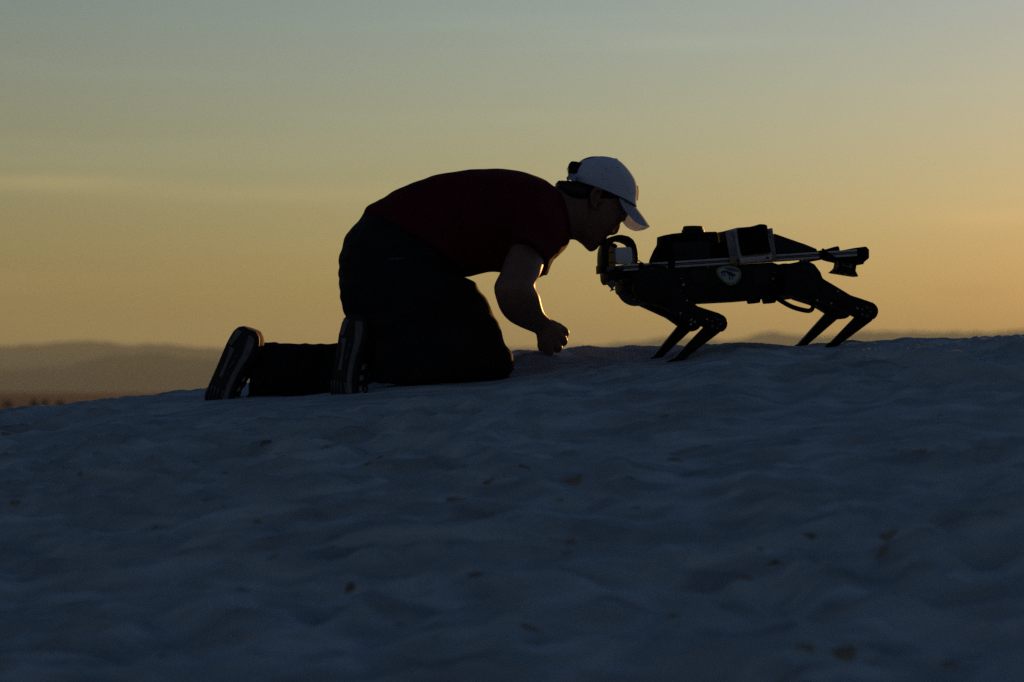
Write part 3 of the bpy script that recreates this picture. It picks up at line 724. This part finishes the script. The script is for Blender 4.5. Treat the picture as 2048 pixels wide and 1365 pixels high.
# hip motors joining trunk and legs
for px_, py_, r, rf in ((1271, 575, 38, .12), (1600, 560, 36, -.10)):
    prism('hip_motor', arc(px_, py_, r, 0, 350, 35), -.128, .128, 'black', robot, .006, ref=rf)
prism('hip_housing', [(1555, 531), (1568, 527), (1580, 527), (1590, 545), (1590, 590), (1555, 592)], -.10, .10, 'black', robot, .006, ref=-.10)
cable('cable', [P(1545, 590, -.09), P(1562, 602, -.10), P(1584, 614, -.11), P(1606, 620.5, -.12), P(1620, 621.5, -.12), P(1626, 614, -.12), P(1622, 604, -.12), P(1612, 596, -.11)], .0062, 'matte', robot)

# rails: slotted aluminium profile, one on each side
def rail_y(x_): return 526.5-(x_-1300)*.0655
def rail(b_):
    y0 = lambda x_: rail_y(x_)
    xa, xb = 1246, 1712
    r = prism('rail', [(xa, y0(xa)), (xb, y0(xb)), (xb, y0(xb)+4.2), (xa, y0(xa)+4.2)], b_-.010, b_+.010, 'alu', robot, .0008, ref=b_)
    prism('rail_web', [(xa+1, y0(xa)+3.8), (xb-1, y0(xb)+3.8), (xb-1, y0(xb)+9.2), (xa+1, y0(xa)+9.2)], b_-.004, b_+.004, 'black', r, 0, ref=b_)
    prism('rail_bar', [(xa, y0(xa)+5.6), (xb, y0(xb)+5.6), (xb, y0(xb)+7.4), (xa, y0(xa)+7.4)], b_-.008, b_+.008, 'aludark', r, 0, ref=b_)
    prism('rail_bar', [(xa, y0(xa)+9), (xb, y0(xb)+9), (xb, y0(xb)+13.2), (xa, y0(xa)+13.2)], b_-.010, b_+.010, 'alu', r, .0008, ref=b_)
    return r
rail(-.085); rail(.085)
for x0, x1 in ((1334, 1348), (1276, 1285), (1637, 1652)):
    prism('rail_clamp', [(x0, rail_y(x0)-2), (x1, rail_y(x1)-2), (x1, rail_y(x1)+15), (x0, rail_y(x0)+15)], -.099, .099, 'matte', robot, .001, ref=-.085)
prism('deck_plate', [(1270, 535), (1690, 507.5), (1690, 511), (1270, 538.5)], -.080, .080, 'black', robot, .001, ref=-.08)

# instrument bay with spinning scanner on top
bay = prism('instrument_box', [(1303, 527), (1305, 518), (1313, 500), (1319.5, 489), (1320, 473), (1339, 469.5), (1363, 467), (1427, 465.5), (1429, 480), (1428, 487), (1452, 487), (1456, 517)], -.055, .025, 'matte', robot, .003, ref=-.015)
prism('power_unit', [(1346, 489), (1352, 486), (1412, 482), (1420, 487), (1421, 518), (1347, 522)], -.086, -.05, 'panel', robot, .003, ref=-.08)
prism('data_unit', [(1352, 500), (1380, 498), (1380, 508), (1352, 510)], -.089, -.084, 'black', robot, .001, ref=-.085)
prism('gusset', [(1321, 474.5), (1329, 472.5), (1322, 486)], -.059, -.053, 'panel', bay, .0005, ref=-.055)
prism('gusset', [(1331, 472), (1338.5, 470.5), (1342, 492)], -.059, -.053, 'panel', bay, .0005, ref=-.055)
def lathe(name, px_, b_, prof, m, parent, n=32):
    """prof: (radius px, photo row) from bottom to top"""
    bm = bmesh.new(); rings = []
    for r, py_ in prof:
        c_ = P(px_, py_, b_); rings.append([c_+(U*math.cos(2*math.pi*i/n)+V*math.sin(2*math.pi*i/n))*r*PX for i in range(n)])
    add_rings(bm, rings); o = link(name, bm_mesh(bm, name), m, parent); flat_smooth(o, 35); return o
lid = lathe('scanner', 1386, -.0, [(23, 470), (23, 460.5), (20.5, 460), (20, 454.5), (18.5, 453)], 'black', robot)
lathe('scanner_window', 1386, -.0, [(20.7, 459.5), (20.7, 456)], 'panel', lid)
prism('smoked_cover', [(1429, 468), (1438, 464.5), (1450, 463), (1464, 462), (1464, 488), (1430, 488)], -.05, -.045, 'amber_dark', robot, .0008, ref=-.05)
prism('cover_clip', [(1427, 478), (1433, 481), (1434, 485), (1429, 487), (1426, 487)], -.055, -.03, 'black', robot, .001)
# bracket plates, bag and lower angle
br = prism('bracket', [(1451.5, 464), (1468, 462), (1478.5, 513), (1459.5, 515.5)], -.100, -.094, 'aludark', robot, .0006, ref=-.1)
prism('tape', [(1459, 513.5), (1478, 512.5), (1479, 527.5), (1460.5, 528.5)], -.104, -.0985, 'tape', br, .0005, ref=-.1)
br2 = prism('bracket', [(1534, 458), (1545, 456.5), (1552, 507), (1541, 508.5)], -.100, -.094, 'aludark', robot, .0006, ref=-.1)
prism('tape', [(1541.5, 507.5), (1551.5, 506.5), (1552, 520.5), (1540, 522)], -.104, -.0985, 'tape', br2, .0005, ref=-.1)
for x_, y_ in ((1539, 465), (1540, 475)): bolt(x_, y_, -.101, br2, 1.9, 'capdark')
ang = prism('angle_bar', [(1477, 517), (1543, 510), (1541, 522), (1478, 528)], -.112, -.09, 'alu', robot, .0008, ref=-.1)
for x_, y_ in ((1476.5, 521), (1536, 516)): bolt(x_, y_, -.113, ang, 2.6, 'capdark')
bag = prism('equipment_bag', [(1467.5, 460), (1472, 456), (1500, 454), (1517, 449.5), (1522, 450.5), (1533, 450.5), (1535, 460), (1543.5, 507), (1541, 510), (1480, 518.5), (1476, 515)], -.106, .06, 'bagedge', robot, .003, ref=-.1)
prism('bag_flap', [(1474, 458), (1502, 454), (1518, 449), (1527, 449.5), (1532.5, 451.5), (1535.5, 478), (1541, 505.5), (1520, 508), (1483.5, 511.5), (1478, 488)], -.122, -.100, 'matte', bag, .003, ref=-.11)
far = prism('bracket', [(1462, 470), (1540, 462), (1549, 505), (1470, 512)], .075, .08, 'aludark', robot, .0006)
prism('tail_fairing', [(1546, 468), (1600, 487), (1604, 488), (1631, 499), (1632, 505), (1552, 511)], -.075, .075, 'panel', robot, .003, ref=-.06)
prism('tail_clip', [(1636, 502), (1655, 498.5), (1671, 493.5), (1674, 495), (1675.5, 502), (1665, 505), (1640, 506)], -.09, -.05, 'matte', robot, .001)
# tail camera with flared hood
tc_ = prism('tail_camera', [(1698, 500), (1702, 497.5), (1726, 494.5), (1732, 501), (1732, 518), (1722, 526), (1721, 530.5), (1711, 530), (1690, 524), (1672, 520), (1662, 517), (1664, 512), (1698, 512)], -.06, .06, 'matte', robot, .003, ref=-.03)
bm = bmesh.new()
loft_px(bm, [(1671, 520, 1711, 528, -.03, .020), (1670, 532, 1709.5, 538, -.03, .020), (1668, 538, 1709, 543, -.03, .022), (1660, 545.5, 1713, 554, -.03, .030)], 3, n=24, ex=6)
link('lens_hood', bm_mesh(bm, 'lens_hood'), 'black', tc_); flat_smooth(tc_.children[-1], 35)
prism('lens_bezel', [(1683.5, 526.5), (1704, 528), (1703, 537), (1683, 532.5)], -.0535, -.049, 'grey', tc_, .0006, ref=-.05)
prism('lens_glass', [(1687, 527), (1699, 528.5), (1697, 533), (1689, 531.5)], -.0555, -.05, 'black', tc_, .0006, ref=-.05)
prism('hood_edge', [(1671.5, 522), (1677, 523.5), (1676, 535), (1664, 545), (1661, 545), (1669, 537)], -.056, -.046, 'grey', tc_, .0008, ref=-.05)
cable('cable', [P(1646, 500, -.08), P(1655, 508, -.10), P(1664, 514, -.10), P(1674, 518, -.08)], .004, 'matte', robot)
cable('cable', [P(1652, 516, -.1), P(1656, 517.5, -.1), P(1659, 514, -.1)], .002, 'matte', robot)

# head: arch, camera box, smoked panel, chin
outer = [(1199, 545), (1198.3, 520), (1198.8, 507), (1200.5, 498), (1206, 484), (1217, 475.5), (1228, 472.3), (1237, 472), (1251, 475.3), (1260, 482), (1266, 493), (1269, 508), (1269.7, 520), (1268.5, 540)]
inner = [(1263.5, 541), (1264.5, 520), (1264, 508), (1260, 497), (1253, 489), (1243, 484.5), (1234, 483), (1227.5, 483.2), (1221.6, 487), (1214, 494), (1211.5, 504), (1211.5, 545)]
arch = prism('head_arch', outer+inner, -.045, .03, 'black', robot, .0025, ref=.0)
prism('camera_box', [(1230.5, 497), (1233, 495.5), (1259, 494.5), (1262.5, 496), (1264, 500), (1264.5, 523), (1263, 527), (1259, 528.5), (1236, 529), (1231.5, 525)], -.062, -.034, 'white', robot, .003, ref=-.06)
prism('smoked_window', [(1211, 495), (1219, 489), (1227, 488), (1232, 494), (1231.5, 534), (1211, 536)], -.030, -.027, 'amber', robot, .0006, ref=-.03)
for yy in (504.3, 525): prism('window_bar', [(1210.5, yy+1.6), (1232, yy-1.4), (1232, yy+.4), (1210.5, yy+3.6)], -.034, -.024, 'black', robot, 0, ref=-.03)
prism('window_edge', [(1211, 506), (1214, 505.5), (1214.5, 525), (1211.5, 526)], -.036, -.030, 'grey', robot, .0004, ref=-.03)
prism('top_clip', [(1223, 488), (1228, 487.5), (1233.5, 492.5), (1232, 497), (1226, 494)], -.045, -.02, 'black', robot, .001)
prism('head_bracket', [(1213, 534), (1233, 532), (1253, 529), (1256, 531), (1254, 543), (1214, 546)], -.058, -.03, 'grey', robot, .0015, ref=-.05)
for x_ in (1233, 1247): disc('knob', x_, 537.5, 3.6, -.064, -.055, 'black', robot, 16, .0006)
prism('side_lug', [(1196.5, 531.5), (1202, 531), (1202, 548), (1197, 548)], -.045, .02, 'black', robot, .001)
prism('head_base', [(1199, 548), (1208, 544), (1268, 540), (1290, 541), (1296, 560), (1270, 590), (1240, 590), (1231, 585), (1229, 562), (1218, 566), (1213, 571), (1205, 571.5), (1200.5, 563)], -.062, .04, 'black', robot, .004, ref=.04)
prism('chin_bracket', [(1213, 568), (1222, 560.5), (1229.5, 562), (1230, 573), (1225, 577), (1230, 580), (1220, 583.5), (1223, 578.5)], -.067, -.055, 'grey', robot, .0008, ref=-.06)
prism('label_plate', [(1238, 560.5), (1257.5, 559.5), (1258, 567), (1238.5, 568)], -.067, -.06, 'grey', robot, .0005, ref=-.06)
prism('label_slot', [(1242, 562), (1253, 561.5), (1252, 565.5), (1244, 566)], -.069, -.06, 'black', robot, .0005, ref=-.06)
prism('neck_block', [(1229, 575), (1240, 560), (1300, 552), (1310, 600), (1256, 606), (1240, 594), (1231, 588)], -.075, .075, 'black', robot, .006, ref=.07)
for x_, y_ in ((1266.5, 569), (1269, 599.5)): bolt(x_, y_, -.13, robot, 1.5)
cable('cable', [P(1268, 515, -.05), P(1278, 522, -.055), P(1288, 529, -.06)], .0013, 'matte', robot)
cable('cable', [P(1303, 530, -.07), P(1304.5, 516, -.07), P(1308, 507, -.07), P(1314, 500, -.07), P(1319, 494, -.065)], .0022, 'matte', robot)
cable('cable', [P(1299, 527, -.09), P(1302, 527, -.098), P(1304, 535, -.10), P(1304, 545, -.10)], .0016, 'matte', robot)

# ------------------------------------------------------------------ small things on the sand
def clod(px, py, wpx):
    """find the sand under a photo pixel, lay an uneven lump there"""
    d = (at_y(px, py, 0)-CAM).normalized(); lo_, hi_ = 1.5, 8.5
    s = np.linspace(lo_, hi_, 1400); pts = np.array(CAM)[None]+s[:, None]*np.array(d)[None]
    below = pts[:, 2] < ground(pts[:, 0], pts[:, 1])
    if not below.any(): return
    p = pts[np.argmax(below)]; r = wpx/F*s[np.argmax(below)]*.38
    bm = bmesh.new(); bmesh.ops.create_icosphere(bm, subdivisions=3, radius=1)
    sx, sy, sz = r*1.15, r*random.uniform(.32, .52), r*random.uniform(.08, .13); ph = random.random()*50
    for v in bm.verts:
        a = math.atan2(v.co.y, v.co.x); k = 1+.16*math.sin(2*a+ph)+.16*math.sin(3*a+ph*2)+.10*math.sin(7*a+ph)
        zt = v.co.z+.22*math.sin(v.co.x*5+ph)*math.cos(v.co.y*4+ph)
        x_, y_ = p[0]+v.co.x*sx*k, p[1]+v.co.y*sy*k
        v.co = Vector((x_, y_, float(ground(x_, y_))+zt*sz-.15*sz))
    me = bm_mesh(bm, 'sand_clod'); c_ = Vector(p)
    for v in me.vertices: v.co -= c_
    o = link('sand_clod', me, random.choice(('clod', 'clod_pale', 'clod_pale'))); o.location = c_
    tag(o, 'small flat brownish clump of damp sand lying on the pale dune', 'sand clump', 'dark sand clumps on the dune')
CL = [(1330, 834, 22), (915, 999, 56), (978, 970, 30), (1145, 967, 46), (1350, 924, 36), (1258, 957, 24), (1272, 1021, 18), (1141, 1093, 20), (1133, 1110, 24), (1775, 1074, 46), (1766, 1113, 34), (1532, 1133, 34), (1485, 1155, 46), (1545, 1133, 34), (1620, 1080, 30),
      (1345, 1235, 22), (952, 1152, 34), (808, 1157, 34), (1250, 932, 16), (1050, 936, 22), (760, 916, 18), (735, 930, 22), (532, 888, 22), (652, 896, 22), (450, 950, 16), (415, 1000, 26), (445, 1015, 14), (390, 925, 16), (204, 994, 16), (310, 1058, 18), (545, 1118, 30), (485, 1180, 30),
      (870, 1278, 40), (800, 1252, 34), (1065, 1260, 46), (1610, 1300, 46), (1690, 1310, 60), (1900, 1330, 46), (2027, 936, 18), (1880, 832, 18), (1840, 902, 28), (515, 1050, 18), (160, 952, 14), (12, 870, 22), (30, 1010, 26), (1160, 1190, 0), (1710, 862, 16), (1120, 1004, 18), (700, 1182, 26), (1520, 1100, 22)]
for q_ in CL:
    if q_[2]: clod(*q_)

# far scrub on the plain
def bush(px, top, wpx, dist):
    x_ = (px-1024)/F*(D+dist); hgt = (ZC-PLAIN_Z)+(HORIZON-top)/F*(D+dist); w = wpx/F*dist
    root = tag(empty('bush', (x_, dist, PLAIN_Z)), 'low dark desert bush far off on the plain beyond the dune', 'bush', 'far bushes on the plain')
    vs_, fs = [], []
    for i in range(900):
        a = random.random()*6.283; r = math.sqrt(random.random()); z_ = random.random()**.8
        rr = w*.5*r*(1-.45*z_**2)*(1+.25*math.sin(3*a+px)); c_ = Vector((x_+rr*math.cos(a), dist+rr*math.sin(a), PLAIN_Z+z_*hgt*(1-.25*r)))
        d1 = Vector((random.gauss(0, 1), random.gauss(0, 1), random.gauss(0, 1))).normalized(); d2 = d1.orthogonal().normalized(); s = random.uniform(.06, .16)
        k = len(vs_); vs_ += [c_-d1*s, c_+d2*s*.5, c_+d1*s, c_-d2*s*.5]; fs.append((k, k+1, k+2, k+3))
    me = bpy.data.meshes.new('crown'); me.from_pydata(vs_, [], fs); link('crown', me, 'leaf', root, False)
    bm = bmesh.new()
    for i in range(6):
        a = i*1.05+px; add_tube(bm, [(x_, dist, PLAIN_Z-.1), (x_+w*.15*math.cos(a), dist+w*.15*math.sin(a), PLAIN_Z+hgt*.4), (x_+w*.32*math.cos(a), dist+w*.32*math.sin(a), PLAIN_Z+hgt*.75)], [.07, .05, .02], 6, 3)
    link('stem', bm_mesh(bm, 'stem'), 'twig', root)
for q_ in ((68, 796, 20, 600), (90, 797, 16, 610), (120, 799, 22, 640), (15, 800, 26, 660)): bush(*q_)

# ------------------------------------------------------------------ dusk air
bm = bmesh.new()
hx, y0, y1, z0, z1 = 32000, -3500, 34500, PLAIN_Z-12, ZC+760
bmesh.ops.create_cube(bm, size=1, matrix=Matrix.Translation((0, (y0+y1)/2, (z0+z1)/2)) @ Matrix.Diagonal((2*hx, y1-y0, z1-z0, 1)))
hz = link('haze', bm_mesh(bm, 'haze'), None, None, False); hz['kind'] = 'stuff'
mh = bpy.data.materials.new('haze_air'); mh.use_nodes = True; t = mh.node_tree; t.nodes.remove(t.nodes['Principled BSDF'])
pv = t.nodes.new('ShaderNodeVolumePrincipled'); pv.inputs['Color'].default_value = (.51, .72, .76, 1); pv.inputs['Density'].default_value = 3.9e-5; pv.inputs['Anisotropy'].default_value = .15
t.links.new(pv.outputs[0], t.nodes['Material Output'].inputs['Volume']); hz.data.materials.append(mh)
